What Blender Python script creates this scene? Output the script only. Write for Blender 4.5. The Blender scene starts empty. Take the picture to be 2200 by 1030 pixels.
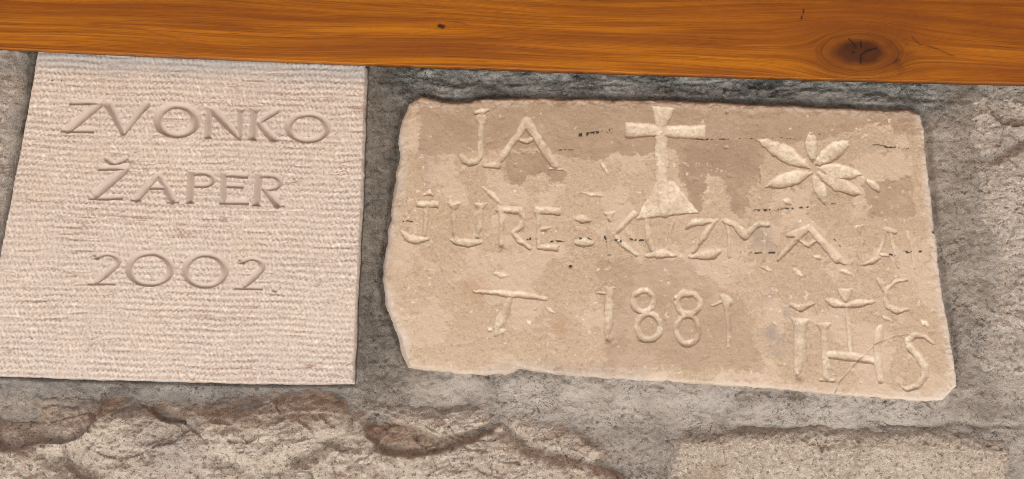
import bpy, math
import numpy as np

# ------------------------------------------------------------------ camera, sky, sun, exposure
scn = bpy.context.scene
IW, IH, F = 2200.0, 1030.0, 2400.0            # photograph's frame in pixels, focal length in pixels
PITCH, ROLL, DIST, CZ = math.radians(4.0), math.radians(1.9), 1.23, 1.60
cp, sp = math.cos(PITCH), math.sin(PITCH)
fw = np.array([0, cp, sp]); r0 = np.array([1.0, 0, 0]); u0 = np.array([0, -sp, cp])
rt = math.cos(ROLL) * r0 + math.sin(ROLL) * u0
up = -math.sin(ROLL) * r0 + math.cos(ROLL) * u0
CAM = np.array([0.0, -DIST, CZ])
from mathutils import Matrix
cd = bpy.data.cameras.new('camera'); cam = bpy.data.objects.new('camera', cd); scn.collection.objects.link(cam)
cd.sensor_fit = 'HORIZONTAL'; cd.sensor_width = 36.0; cd.lens = 36.0 * F / IW; cd.clip_start = 0.02; cd.clip_end = 1000
cam.matrix_world = Matrix(((rt[0], up[0], -fw[0], CAM[0]), (rt[1], up[1], -fw[1], CAM[1]), (rt[2], up[2], -fw[2], CAM[2]), (0, 0, 0, 1)))
scn.camera = cam

SUN_EL, SUN_AZ = math.radians(64), math.radians(-25)   # high sun in front of the wall; an added porch roof shades the wall, added sunlit paving lights it from below
world = bpy.data.worlds.new('World'); scn.world = world; world.use_nodes = True
wn = world.node_tree.nodes; wl = world.node_tree.links
sky = wn.new('ShaderNodeTexSky'); sky.sky_type = 'NISHITA'; sky.sun_disc = False
sky.sun_elevation = SUN_EL; sky.sun_rotation = math.pi + SUN_AZ; sky.dust_density = 2.0
wl.new(sky.outputs[0], wn['Background'].inputs[0]); wn['Background'].inputs[1].default_value = 0.05
sd = bpy.data.lights.new('sun', 'SUN'); sd.energy = 4.5; sd.angle = math.radians(0.53); sd.color = (1.0, 0.97, 0.93)
sun = bpy.data.objects.new('sun', sd); scn.collection.objects.link(sun)
from mathutils import Vector
sdir = Vector((math.sin(SUN_AZ) * math.cos(SUN_EL), -math.cos(SUN_AZ) * math.cos(SUN_EL), math.sin(SUN_EL)))  # towards the sun
sun.rotation_euler = sdir.to_track_quat('Z', 'Y').to_euler()
scn.view_settings.view_transform = 'Standard'; scn.view_settings.look = 'None'
scn.view_settings.exposure = 2.35; scn.view_settings.gamma = 1.0; scn.view_settings.use_curve_mapping = False
scn.cycles.max_bounces = 6; scn.cycles.diffuse_bounces = 4; scn.cycles.use_denoising = True; scn.cycles.denoising_prefilter = 'NONE'; scn.cycles.filter_width = 0.85

# ------------------------------------------------------------------ numeric helpers
PX = DIST / F                                   # metres of wall per photograph pixel, about 0.51 mm
def unproj(px, py, h=0.0):
    px = np.asarray(px, float); py = np.asarray(py, float)
    a = (px - IW / 2) / F; b = (IH / 2 - py) / F
    ray = [fw[i] + rt[i] * a + up[i] * b for i in range(3)]
    t = (DIST - h) / ray[1]
    return CAM[0] + t * ray[0], CAM[2] + t * ray[2]
def proj(x, z, h=0.0):
    d0 = x - CAM[0]; d1 = -h - CAM[1]; d2 = z - CAM[2]
    dep = d0 * fw[0] + d1 * fw[1] + d2 * fw[2]
    return (IW / 2 + F * (d0 * rt[0] + d1 * rt[1] + d2 * rt[2]) / dep,
            IH / 2 - F * (d0 * up[0] + d1 * up[1] + d2 * up[2]) / dep)
_rng = np.random.RandomState(7)
_perm = _rng.permutation(4096); _ang = _rng.rand(4096) * 2 * math.pi
_gx, _gy = np.cos(_ang), np.sin(_ang); _rnd = _rng.rand(4096)
def _hash(i, j, s): return _perm[(_perm[(_perm[i & 4095] + j) & 4095] + s * 131) & 4095]
def perlin(x, y, s=0):
    xi = np.floor(x).astype(np.int64); yi = np.floor(y).astype(np.int64); xf = x - xi; yf = y - yi
    u = xf * xf * xf * (xf * (xf * 6 - 15) + 10); v = yf * yf * yf * (yf * (yf * 6 - 15) + 10)
    def g(i, j, dx, dy):
        h = _hash(i, j, s); return _gx[h] * dx + _gy[h] * dy
    a = g(xi, yi, xf, yf); b = g(xi + 1, yi, xf - 1, yf); c = g(xi, yi + 1, xf, yf - 1); d = g(xi + 1, yi + 1, xf - 1, yf - 1)
    return ((a + (b - a) * u) * (1 - v) + (c + (d - c) * u) * v) * 1.5
def fbm(x, y, sc, o=4, s=0, gain=0.5):
    t = 0; a = 1.0; n = 0
    for k in range(o):
        t = t + a * perlin(x / sc, y / sc, s + k * 17); n += a; a *= gain; sc *= 0.5
    return t / n
def ridged(x, y, sc, o=4, s=0):
    t = 0; a = 1.0; n = 0
    for k in range(o):
        t = t + a * (1 - 2 * np.abs(perlin(x / sc, y / sc, s + k * 13))); n += a; a *= 0.55; sc *= 0.5
    return t / n
def worley(x, y, sc, s=0):
    """facets: every cell is a tilted plane; returns (plane height -1..1, distance to the cell border)"""
    x = x / sc; y = y / sc; xi = np.floor(x).astype(np.int64); yi = np.floor(y).astype(np.int64)
    f1 = np.full(x.shape, 9.0); f2 = f1.copy(); pl = np.zeros(x.shape)
    for di in (-1, 0, 1):
        for dj in (-1, 0, 1):
            h = _hash(xi + di, yi + dj, s); cx = xi + di + _rnd[h]; cy = yi + dj + _rnd[(h * 7 + 3) & 4095]
            d = np.hypot(x - cx, y - cy); p = _gx[h] * (x - cx) + _gy[h] * (y - cy) + (_rnd[(h * 5 + 1) & 4095] - 0.5) * 0.8
            m = d < f1; f2 = np.where(m, f1, np.minimum(f2, d)); pl = np.where(m, p, pl); f1 = np.where(m, d, f1)
    return pl, f2 - f1
def sstep(a, b, x):
    t = np.clip((x - a) / (b - a), 0, 1); return t * t * (3 - 2 * t)
def polydist(X, Y, poly):
    """signed distance in px to a closed polygon, positive inside"""
    best = np.full(X.shape, 1e18); ins = np.zeros(X.shape, bool); n = len(poly)
    for i in range(n):
        x0, y0 = poly[i]; x1, y1 = poly[(i + 1) % n]; ex, ey = x1 - x0, y1 - y0
        t = np.clip(((X - x0) * ex + (Y - y0) * ey) / (ex * ex + ey * ey + 1e-9), 0, 1)
        best = np.minimum(best, (X - x0 - t * ex) ** 2 + (Y - y0 - t * ey) ** 2)
        if y0 != y1: ins ^= ((Y < y0) != (Y < y1)) & (X < x0 + (Y - y0) * ex / (y1 - y0))
    return np.where(ins, 1, -1) * np.sqrt(best)
def linedist(X, Y, pts):
    best = np.full(X.shape, 1e18)
    for (x0, y0), (x1, y1) in zip(pts[:-1], pts[1:]):
        ex, ey = x1 - x0, y1 - y0
        t = np.clip(((X - x0) * ex + (Y - y0) * ey) / (ex * ex + ey * ey + 1e-9), 0, 1)
        best = np.minimum(best, (X - x0 - t * ex) ** 2 + (Y - y0 - t * ey) ** 2)
    return np.sqrt(best)

# ------------------------------------------------------------------ objects
def link(o, parent=None):
    scn.collection.objects.link(o); o.parent = parent; return o
def tag(o, label=None, cat=None, kind=None, group=None):
    for k, v in (('label', label), ('category', cat), ('kind', kind), ('group', group)):
        if v: o[k] = v
    return o
def mesh_np(name, V, Q, mat, parent=None, attrs=None, smooth=True):
    me = bpy.data.meshes.new(name); n, m = len(V), len(Q)
    me.vertices.add(n); me.vertices.foreach_set('co', np.ascontiguousarray(V, np.float32).ravel())
    me.loops.add(m * 4); me.loops.foreach_set('vertex_index', np.ascontiguousarray(Q, np.int32).ravel())
    me.polygons.add(m); me.polygons.foreach_set('loop_start', np.arange(0, m * 4, 4, dtype=np.int32))
    me.polygons.foreach_set('loop_total', np.full(m, 4, np.int32))
    me.update(calc_edges=True)
    me.polygons.foreach_set('use_smooth', np.full(m, smooth))
    for k, a in (attrs or {}).items():
        at = me.attributes.new(k, 'FLOAT', 'POINT'); at.data.foreach_set('value', np.ascontiguousarray(a, np.float32))
    me.materials.append(mat); me.validate()
    return link(bpy.data.objects.new(name, me), parent)
class Field:
    """a height field over the wall plane; px/py are the photograph pixels its points were measured at"""
    def __init__(s, x0, y0, x1, y1, step, h0=0.0):
        cx, cz = unproj(np.array([x0, x1, x1, x0]), np.array([y0, y0, y1, y1]), h0)
        st = step * PX; s.h0 = h0
        xs = np.arange(cx.min(), cx.max() + st, st); zs = np.arange(cz.min(), cz.max() + st, st)
        s.x, s.z = np.meshgrid(xs, zs); s.X, s.Y = proj(s.x, s.z, h0); s.shape = s.x.shape
    def build(s, name, h, keep, mat, parent=None, attrs=None, ids=None, names=None, parts_parent=None):
        """keep: vertex mask. ids: vertex ids of pieces; each piece becomes an object of its own under the thing"""
        nz, nx = s.shape; idx = np.arange(nz * nx).reshape(nz, nx)
        Q = np.stack([idx[:-1, :-1], idx[:-1, 1:], idx[1:, 1:], idx[1:, :-1]], -1).reshape(-1, 4)
        kf = keep.ravel()[Q].all(1); Q = Q[kf]
        V = np.stack([s.x.ravel(), -h.ravel(), s.z.ravel()], -1)
        def emit(nm, q, par):
            used = np.zeros(len(V), bool); used[q.ravel()] = True
            mp = np.cumsum(used) - 1
            return mesh_np(nm, V[used], mp[q], mat, par, {k: a.ravel()[used] for k, a in (attrs or {}).items()})
        if ids is None: return emit(name, Q, parent)
        fid = ids.ravel()[Q].max(1)
        main = emit(name, Q[fid == 0], parent)
        for k, (nm, lab) in enumerate(names, 1):
            q = Q[fid == k]
            if len(q): tag(emit(nm, q, parts_parent or main), lab)
        return main

# ------------------------------------------------------------------ materials
class Mat:
    def __init__(s, name, rough=0.9):
        s.m = bpy.data.materials.new(name); s.m.use_nodes = True; s.t = s.m.node_tree; s.n = s.t.nodes
        s.b = s.n['Principled BSDF']; s.b.inputs['Roughness'].default_value = rough
        s.b.inputs['Specular IOR Level'].default_value = 0.25
        s.co = s.n.new('ShaderNodeTexCoord').outputs['Object']
    def L(s, a, b): s.t.links.new(a, b)
    def noise(s, scale, detail=4, rough=0.6, vec=None, stretch=None, distort=0.0):
        n = s.n.new('ShaderNodeTexNoise'); n.inputs['Scale'].default_value = scale; n.inputs['Detail'].default_value = detail
        n.inputs['Roughness'].default_value = rough; n.inputs['Distortion'].default_value = distort; v = vec or s.co
        if stretch:
            mp = s.n.new('ShaderNodeMapping'); mp.inputs['Scale'].default_value = stretch; s.L(v, mp.inputs[0]); v = mp.outputs[0]
        s.L(v, n.inputs['Vector']); return n.outputs['Fac']
    def ramp(s, fac, stops):
        r = s.n.new('ShaderNodeValToRGB'); e = r.color_ramp.elements
        while len(e) < len(stops): e.new(0.5)
        for k, (p, c) in enumerate(stops):
            e[k].position = p; e[k].color = (c, c, c, 1) if not isinstance(c, tuple) else (*c, 1)
        s.L(fac, r.inputs[0]); return r.outputs[0]
    def mix(s, fac, a, b, mode='MIX'):
        n = s.n.new('ShaderNodeMix'); n.data_type = 'RGBA'; n.blend_type = mode
        for v, i in ((fac, 0), (a, 6), (b, 7)):
            if isinstance(v, tuple): n.inputs[i].default_value = (*v, 1)
            elif isinstance(v, (int, float)): n.inputs[i].default_value = v
            else: s.L(v, n.inputs[i])
        return n.outputs[2]
    def math(s, op, a, b=0.0):
        n = s.n.new('ShaderNodeMath'); n.operation = op
        for i, v in enumerate((a, b)):
            if isinstance(v, (int, float)): n.inputs[i].default_value = v
            else: s.L(v, n.inputs[i])
        return n.outputs[0]
    def lines(s, scale, width, detail=4, stretch=None, distort=0.6, cover=None):
        n = s.noise(scale, detail, 0.6, None, stretch, distort)
        l = s.ramp(s.math('ABSOLUTE', s.math('SUBTRACT', n, 0.5)), [(0.0, 1.0), (width, 0.0)])
        if cover: l = s.math('MULTIPLY', l, s.ramp(s.noise(cover, 3), [(0.45, 0.0), (0.6, 1.0)]))
        return l
    def attr(s, name):
        n = s.n.new('ShaderNodeAttribute'); n.attribute_name = name; return n.outputs['Fac']
    def bump(s, h, dist, strength=1.0):
        n = s.n.new('ShaderNodeBump'); n.inputs['Distance'].default_value = dist; n.inputs['Strength'].default_value = strength
        s.L(h, n.inputs['Height'])
        if s.b.inputs['Normal'].links: s.L(s.b.inputs['Normal'].links[0].from_socket, n.inputs['Normal'])
        s.L(n.outputs[0], s.b.inputs['Normal'])
    def color(s, c): s.L(c, s.b.inputs['Base Color'])

def mat_pink():
    m = Mat('pink_limestone', 0.92)
    c = m.mix(m.ramp(m.noise(9, 5), [(0.35, 0.0), (0.65, 1.0)]), (0.49, 0.415, 0.36), (0.54, 0.465, 0.40))
    c = m.mix(m.ramp(m.noise(22, 4), [(0.5, 0.0), (0.75, 0.7)]), c, (0.53, 0.43, 0.335))
    c = m.mix(m.ramp(m.noise(330, 3, 0.7), [(0.48, 0.0), (0.66, 0.65)]), c, (0.66, 0.58, 0.52))
    c = m.mix(m.ramp(m.noise(360, 3, 0.7), [(0.34, 0.6), (0.5, 0.0)]), c, (0.27, 0.195, 0.165))
    c = m.mix(m.math('MULTIPLY', m.attr('bruise'), 0.75), c, (0.70, 0.61, 0.55))
    c = m.mix(m.lines(28, 0.008, 3, (0.12, 1, 1), 0.3, 20), c, (0.33, 0.22, 0.18))
    c = m.mix(m.attr('cut'), c, m.mix(m.noise(60, 4), (0.46, 0.375, 0.325), (0.52, 0.43, 0.375)))
    c = m.mix(m.attr('grey'), c, m.mix(m.noise(200, 4, 0.7), (0.27, 0.265, 0.265), (0.42, 0.41, 0.405)))  # painted shade of the beam along the tablet's top
    c = m.mix(m.attr('ink'), c, (0.02, 0.018, 0.02)); m.color(c)
    m.bump(m.noise(900, 3, 0.7), 0.0006, 0.5); return m.m
def mat_tan():
    m = Mat('tan_sandstone', 0.92)
    c = m.mix(m.ramp(m.noise(7, 5), [(0.35, 0.0), (0.65, 1.0)]), (0.43, 0.325, 0.225), (0.48, 0.37, 0.27))
    c = m.mix(m.ramp(m.noise(18, 5), [(0.52, 0.0), (0.7, 0.6)]), c, (0.43, 0.325, 0.24))
    c = m.mix(m.ramp(m.noise(420, 4, 0.75), [(0.48, 0.0), (0.68, 0.6)]), c, (0.60, 0.47, 0.35))
    c = m.mix(m.ramp(m.noise(300, 2), [(0.28, 0.5), (0.44, 0.0)]), c, (0.25, 0.175, 0.12))
    c = m.mix(m.attr('flake'), c, m.mix(m.noise(120, 4, 0.7), (0.50, 0.385, 0.29), (0.60, 0.475, 0.365)))
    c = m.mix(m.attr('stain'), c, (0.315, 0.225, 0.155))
    c = m.mix(m.attr('grey'), c, (0.31, 0.26, 0.225))
    c = m.mix(m.attr('rust'), c, (0.36, 0.19, 0.10))
    c = m.mix(m.math('MULTIPLY', m.attr('chip'), m.ramp(m.noise(230, 4, 0.7), [(0.36, 0.3), (0.56, 1.0)])), c, (0.74, 0.65, 0.52))
    c = m.mix(m.attr('edge'), c, (0.60, 0.52, 0.45))
    c = m.mix(m.attr('ink'), c, (0.018, 0.016, 0.018)); m.color(c)
    m.bump(m.noise(600, 4, 0.75), 0.0012, 0.7); m.bump(m.noise(160, 3, 0.6), 0.0014, 0.4); return m.m
def mat_mortar():
    m = Mat('cement_mortar', 0.95)
    c = m.mix(m.ramp(m.noise(16, 6, 0.7), [(0.36, 0.0), (0.64, 1.0)]), (0.30, 0.26, 0.22), (0.54, 0.475, 0.41))
    c = m.mix(m.attr('pale'), c, m.mix(m.noise(40, 5), (0.50, 0.445, 0.395), (0.74, 0.665, 0.60)))
    c = m.mix(m.ramp(m.noise(300, 3, 0.7), [(0.54, 0.0), (0.72, 0.7)]), c, (0.58, 0.54, 0.49))
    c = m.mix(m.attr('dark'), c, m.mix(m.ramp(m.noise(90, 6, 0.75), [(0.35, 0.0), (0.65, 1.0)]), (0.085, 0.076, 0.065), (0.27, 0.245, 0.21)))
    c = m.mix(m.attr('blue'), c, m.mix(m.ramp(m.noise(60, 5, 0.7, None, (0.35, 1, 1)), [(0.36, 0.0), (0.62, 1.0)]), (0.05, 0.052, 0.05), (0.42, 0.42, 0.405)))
    c = m.mix(m.attr('brown'), c, (0.17, 0.125, 0.09))
    c = m.mix(m.math('MULTIPLY', m.ramp(m.noise(210, 4, 0.75), [(0.54, 0.0), (0.7, 0.6)]), m.math('SUBTRACT', 1.0, m.math('MULTIPLY', m.attr('dark'), 0.7))), c, (0.60, 0.545, 0.48))
    c = m.mix(m.math('MULTIPLY', m.ramp(m.noise(240, 4, 0.75), [(0.54, 0.0), (0.66, 0.5)]), m.attr('dark')), c, (0.30, 0.27, 0.235))
    c = m.mix(m.math('MULTIPLY', m.ramp(m.noise(230, 4, 0.75), [(0.38, 0.7), (0.46, 0.0)]), m.ramp(m.noise(13, 4, 0.6), [(0.42, 0.15), (0.6, 1.0)])), c, (0.06, 0.052, 0.045))
    c = m.mix(m.math('MULTIPLY', m.lines(38, 0.016, 6, (0.6, 1, 1), 1.4, 18), 0.9), c, (0.055, 0.045, 0.038)); m.color(c)
    m.bump(m.noise(360, 5, 0.8), 0.005, 1.0); return m.m
def mat_rock(name, a, b, brown):
    m = Mat(name, 0.95)
    c = m.mix(m.ramp(m.noise(12, 6, 0.65), [(0.35, 0.0), (0.65, 1.0)]), a, b)
    c = m.mix(m.ramp(m.noise(230, 4, 0.75), [(0.48, 0.0), (0.62, 0.9)]), c, (0.76, 0.68, 0.58))
    c = m.mix(m.ramp(m.noise(200, 4, 0.75), [(0.37, 0.75), (0.45, 0.0)]), c, (0.16, 0.115, 0.08))
    c = m.mix(m.attr('brown'), c, m.mix(m.noise(90, 5), tuple(v * 1.3 for v in brown), tuple(v * 2.6 for v in brown)))
    c = m.mix(m.attr('grey'), c, m.mix(m.noise(90, 5), (0.26, 0.24, 0.225), (0.40, 0.37, 0.345)))
    c = m.mix(m.math('MULTIPLY', m.lines(24, 0.014, 6, (0.6, 1, 1.2), 1.4, 12), 0.6), c, (0.13, 0.075, 0.048)); m.color(c)
    m.bump(m.noise(330, 5, 0.8), 0.0042, 1.0); return m.m
def mat_wood():
    m = Mat('varnished_pine', 0.5); m.b.inputs['Specular IOR Level'].default_value = 0.18
    def vec(a, sc):
        cb = m.n.new('ShaderNodeCombineXYZ')
        for i, (k, s_) in enumerate(zip(a, sc)):
            m.L(m.math('MULTIPLY', k, s_), cb.inputs[i])
        return cb.outputs[0]
    ring, along, knot = m.attr('ring'), m.attr('along'), m.attr('knot')
    c = m.mix(m.ramp(m.noise(1, 4, 0.55, vec((along, ring), (0.5, 2.2))), [(0.36, 0.0), (0.62, 1.0)]), (0.25, 0.074, 0.007), (0.44, 0.155, 0.006))
    c = m.mix(m.ramp(m.noise(1, 5, 0.65, vec((along, ring), (0.7, 9))), [(0.42, 0.75), (0.56, 0.0)]), c, (0.19, 0.053, 0.006))
    c = m.mix(m.ramp(m.noise(1, 4, 0.7, vec((along, ring), (1.1, 40))), [(0.40, 0.38), (0.5, 0.0)]), c, (0.14, 0.038, 0.006))
    c = m.mix(m.math('MULTIPLY', m.ramp(m.math('ABSOLUTE', m.math('SUBTRACT', m.noise(1, 3, 0.5, vec((along, ring), (0.35, 14))), 0.5)), [(0.0, 1.0), (0.014, 0.0)]), 0.7), c, (0.10, 0.025, 0.005))
    c = m.mix(m.ramp(m.noise(1, 3, 0.6, vec((along, ring), (1.2, 95))), [(0.55, 0.0), (0.75, 0.35)]), c, (0.50, 0.19, 0.012))
    c = m.mix(m.attr('late'), c, (0.17, 0.045, 0.006))
    c = m.mix(m.ramp(m.noise(1, 3, 0.6, vec((along, ring), (55, 5))), [(0.5, 0.0), (0.75, 0.3)]), c, (0.24, 0.075, 0.008))
    c = m.mix(m.ramp(m.noise(1, 4, 0.6, vec((along, ring), (14, 160))), [(0.30, 0.7), (0.38, 0.0)]), c, (0.07, 0.02, 0.006))
    c = m.mix(knot, c, m.mix(m.noise(120, 4), (0.030, 0.010, 0.004), (0.10, 0.030, 0.008)))
    c = m.mix(m.attr('crack'), c, (0.012, 0.006, 0.004)); m.color(c)
    m.bump(m.noise(1, 4, 0.6, vec((along, ring), (4, 60))), 0.0006, 0.35)
    return m.m
def mat_plain(name, a, b, sc, rough=0.9):
    m = Mat(name, rough); m.color(m.mix(m.noise(sc, 6, 0.65), a, b)); m.bump(m.noise(sc * 20, 4), 0.002, 0.4); return m.m
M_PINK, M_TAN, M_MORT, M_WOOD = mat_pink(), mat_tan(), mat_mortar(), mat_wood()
M_ROCK = mat_rock('rough_limestone', (0.53, 0.43, 0.345), (0.70, 0.595, 0.49), (0.13, 0.078, 0.050))
M_ROCK2 = mat_rock('sandy_limestone', (0.47, 0.385, 0.30), (0.60, 0.505, 0.405), (0.17, 0.115, 0.08))
M_ROCK3 = mat_rock('lilac_grey_limestone', (0.46, 0.40, 0.345), (0.60, 0.53, 0.465), (0.13, 0.09, 0.068))
M_PAVE = mat_plain('pale_paving', (0.53, 0.515, 0.495), (0.63, 0.615, 0.59), 3)
M_TURF = mat_plain('bare_earth', (0.08, 0.072, 0.058), (0.13, 0.118, 0.098), 2)
M_ROOF = mat_plain('roof_board', (0.20, 0.08, 0.02), (0.30, 0.12, 0.03), 5, 0.6)

# ------------------------------------------------------------------ ground, plus unseen paving and porch roof added to shape the light
def boxes(name, bs, mat, parent=None):
    V = []; Q = []
    for (x0, x1, y0, y1, z0, z1) in bs:
        k = len(V); V += [(x0, y0, z0), (x1, y0, z0), (x1, y1, z0), (x0, y1, z0), (x0, y0, z1), (x1, y0, z1), (x1, y1, z1), (x0, y1, z1)]
        Q += [[k + i for i in q] for q in ((3, 2, 1, 0), (4, 5, 6, 7), (0, 1, 5, 4), (1, 2, 6, 5), (2, 3, 7, 6), (3, 0, 4, 7))]
    return mesh_np(name, np.array(V), np.array(Q), mat, parent, smooth=False)
g = mesh_np('ground', np.array([(-300, -300, 0), (300, -300, 0), (300, 300, 0), (-300, 300, 0)], float), np.array([[0, 1, 2, 3]]), M_TURF, smooth=False)
tag(g, 'bare brown earth around the added paving', 'ground', 'structure')
tag(boxes('added_bounce_paving', [(-5, 5, -3.2, -0.001, -0.05, 0.004)], M_PAVE), 'unseen pale paving added to bounce sunlight up the wall', 'added_bounce_paving', 'structure')  # unseen reflector: paving added to light the wall from below
ROOF_Z, ROOF_Y = 2.20, -1.9
roof = link(bpy.data.objects.new('added_shade_roof', None)); roof.location = (0, 0, 0)  # unseen roof added to block sky and sun from the wall
tag(roof, 'unseen brown boarded porch roof on posts, added to shade the stone wall', 'roof')
for k in range(13):
    y1 = 0.30 - k * 0.165; boxes('roof_board', [(-3.2, 3.2, y1 - 0.16, y1, ROOF_Z, ROOF_Z + 0.03)], M_ROOF, roof)
for x in (-2.4, -1.2, 0.0, 1.2, 2.4): boxes('rafter', [(x - 0.04, x + 0.04, ROOF_Y + 0.1, -0.002, ROOF_Z - 0.12, ROOF_Z - 0.001)], M_ROOF, roof)
for x in (-2.9, 2.9): boxes('post', [(x - 0.06, x + 0.06, ROOF_Y + 0.15, ROOF_Y + 0.27, 0, ROOF_Z - 0.001)], M_ROOF, roof)

# ------------------------------------------------------------------ outlines in the photograph's pixels
P_LEFT = [(92, 40), (440, 62), (786, 82), (784, 140), (780, 280), (776, 400), (768, 560), (762, 700), (757, 824), (560, 824), (380, 819), (180, 814), (0, 807), (-50, 804), (2, 540), (25, 420), (48, 300), (66, 200), (82, 104)]
P_RIGHT = [(905, 207), (925, 212), (950, 221), (985, 222), (1040, 214), (1100, 211), (1400, 216), (1700, 228), (1900, 237), (1950, 236), (1976, 246), (1986, 275), (1992, 340), (2003, 440), (2012, 520), (2022, 600), (2035, 680), (2045, 740), (2056, 808), (2057, 828), (2030, 858), (1990, 863), (1920, 858), (1800, 848), (1700, 838), (1600, 830), (1500, 822), (1400, 818), (1300, 812), (1200, 803), (1150, 795), (1120, 789), (1095, 800), (1040, 805), (1000, 803), (940, 795), (895, 790), (880, 786), (870, 758), (858, 720), (838, 675), (828, 650), (822, 600), (829, 540), (839, 470), (850, 400), (858, 330), (856, 290), (866, 250), (880, 222)]
P_ROCKS = [  # polygon, material, bulge (m), seed, edge softness px
    ([(-420, 856), (-100, 862), (90, 846), (250, 850), (420, 868), (560, 846), (680, 832), (745, 836), (772, 878), (810, 884), (870, 872), (960, 868), (1060, 878), (1160, 898), (1250, 930), (1320, 975), (1352, 1030), (1360, 1150), (1320, 1310), (700, 1330), (300, 1330), (-420, 1300)], M_ROCK, 0.034, 3, 58),
    ([(1440, 945), (1470, 930), (1560, 926), (1700, 922), (1850, 918), (2000, 922), (2100, 932), (2170, 950), (2188, 990), (2196, 1100), (2180, 1320), (1800, 1340), (1420, 1320), (1425, 1100)], M_ROCK2, 0.020, 23, 26),
    ([(2100, 195), (2200, 178), (2500, 185), (2640, 240), (2640, 700), (2560, 850), (2300, 848), (2120, 830), (2095, 740), (2135, 640), (2150, 560), (2105, 450), (2080, 330), (2085, 240)], M_ROCK3, 0.016, 31, 70),
    ([(-330, 70), (-100, 60), (38, 70), (44, 150), (40, 230), (26, 330), (10, 420), (-14, 540), (-70, 700), (-120, 790), (-330, 800)], M_ROCK3, 0.030, 41, 36),
]
def rock_field(poly, bulge, seed, soft, step, mat, wall, special=None):
    xs = [p[0] for p in poly]; ys = [p[1] for p in poly]
    f = Field(min(xs) - 20, min(ys) - 20, max(xs) + 20, max(ys) + 20, step, 0.01); X, Y = f.X, f.Y
    fine = step < 6
    wx = X + 14 * fbm(X, Y, 90, 3, seed); wy = Y + 14 * fbm(X, Y, 90, 3, seed + 5)
    d = polydist(wx, wy, poly)
    h = -0.0035 + bulge * 0.8 * (1 - np.exp(-np.clip(d, 0, None) / soft)) + np.clip(d, -40, 0) * PX * 1.6
    sx = X + 50 * fbm(X, Y, 160, 3, seed + 2); sy = Y + 50 * fbm(X, Y, 160, 3, seed + 3)
    p1, _ = worley(sx, sy * 1.25, 190, seed); p2, _ = worley(sx * 0.9 + sy * 0.4, sy, 74, seed + 1)
    amp = bulge / 0.034 * sstep(-5, 50, d)
    h += amp * (0.0085 * p1 + 0.0022 * p2 + 0.015 * fbm(X, Y, 240, 3, seed + 9) + 0.0022 * ridged(sx, sy, 60, 3, seed + 4))
    at = {'brown': sstep(0.28, 0.7, fbm(X * 0.7 + Y * 0.3, Y, 130, 4, seed + 21) + 0.15), 'grey': np.zeros(X.shape)}
    if fine: h += amp * 0.0016 * worley(sx, sy, 42, seed + 7)[0] + 0.0012 * fbm(X, Y, 11, 2, seed + 10) + 0.0038 * fbm(X, Y, 26, 5, seed + 6, 0.75) + 0.0022 * ridged(X + 0.5 * Y, Y * 1.5, 52, 3, seed + 8) - amp * 0.0022 * sstep(0.02, 0.05, perlin((X + 0.6 * Y) / 150, (Y - 0.2 * X) / 60, seed + 30))
    if special: h = special(X, Y, d, h, at)
    if fine: at['grey'] = np.maximum(at['grey'], 0.6 * sstep(26, -6, d + 26 * fbm(X, Y, 60, 4, seed + 15)))
    o = f.build('stone', h, (d > -14) & (h > -0.024), mat, wall, at)
    return o

# ------------------------------------------------------------------ the wall: mortar and rough stones
wall = link(bpy.data.objects.new('stone_wall', None))
tag(wall, 'rubble stone wall with grey mortar joints under the varnished beam', 'wall')
def sp_a(X, Y, d, h, at):
    # slabby bedding streaks under the tablet, brown on its upper shoulder, a diagonal furrow
    h += 0.0018 * ridged(X * 0.35, Y * 1.5 + 12 * fbm(X, Y, 120, 2, 77), 34, 3, 78) * sstep(980, 860, Y)
    h -= 0.010 * np.exp(-(linedist(X, Y, [(20, 880), (90, 950), (190, 1010), (230, 1100)]) / 26) ** 2)
    h -= 0.007 * np.exp(-(linedist(X, Y, [(420, 930), (480, 980), (560, 1030), (700, 960)]) / 24) ** 2)
    at['brown'] = np.clip(0.75 * sstep(945, 865, Y + 40 * fbm(X, Y, 110, 4, 5)) + 0.8 * at['brown'], 0, 0.85) * (0.55 + 0.45 * sstep(-0.2, 0.3, fbm(X, Y * 2, 40, 3, 6)))
    at['grey'] = 0.8 * sstep(60, 10, d) * sstep(0.0, 0.3, fbm(X, Y, 60, 3, 14) + 0.12) + 0.5 * np.exp(-(((X - 360) / 70) ** 2 + ((Y - 960) / 60) ** 2))
    return h
LENS = [(772, 905), (800, 885), (870, 905), (940, 935), (985, 930), (1050, 905), (1085, 893), (1060, 930), (1000, 958), (950, 975), (880, 982), (820, 975), (785, 940)]
def sp_b(X, Y, d, h, at):
    dl = polydist(X + 5 * fbm(X, Y, 30, 3, 1), Y + 5 * fbm(X, Y, 30, 3, 2), LENS)
    h -= 0.011 * sstep(-2, 12, dl) - 0.004 * sstep(0, 40, dl)
    h += 0.006 * sstep(-130, -10, dl) * sstep(930, 1000, Y)
    h -= 0.009 * np.exp(-(linedist(X, Y, [(1070, 890), (1100, 930), (1130, 960), (1220, 985), (1340, 1010)]) / 13) ** 2)
    h += 0.0015 * ridged(X * 0.4, Y * 1.4 + 10 * fbm(X, Y, 90, 2, 7), 30, 3, 8) * sstep(960, 890, Y)
    at['brown'] = np.clip(0.55 * sstep(-4, 8, dl) + 0.5 * at['brown'] * sstep(980, 900, Y) + 0.45 * sstep(1130, 1240, X) * sstep(0.0, 0.3, fbm(X, Y, 70, 4, 9) + 0.1), 0, 0.75)
    at['grey'] = 0.55 * sstep(40, 5, d) * sstep(940, 890, Y)
    return h
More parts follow.
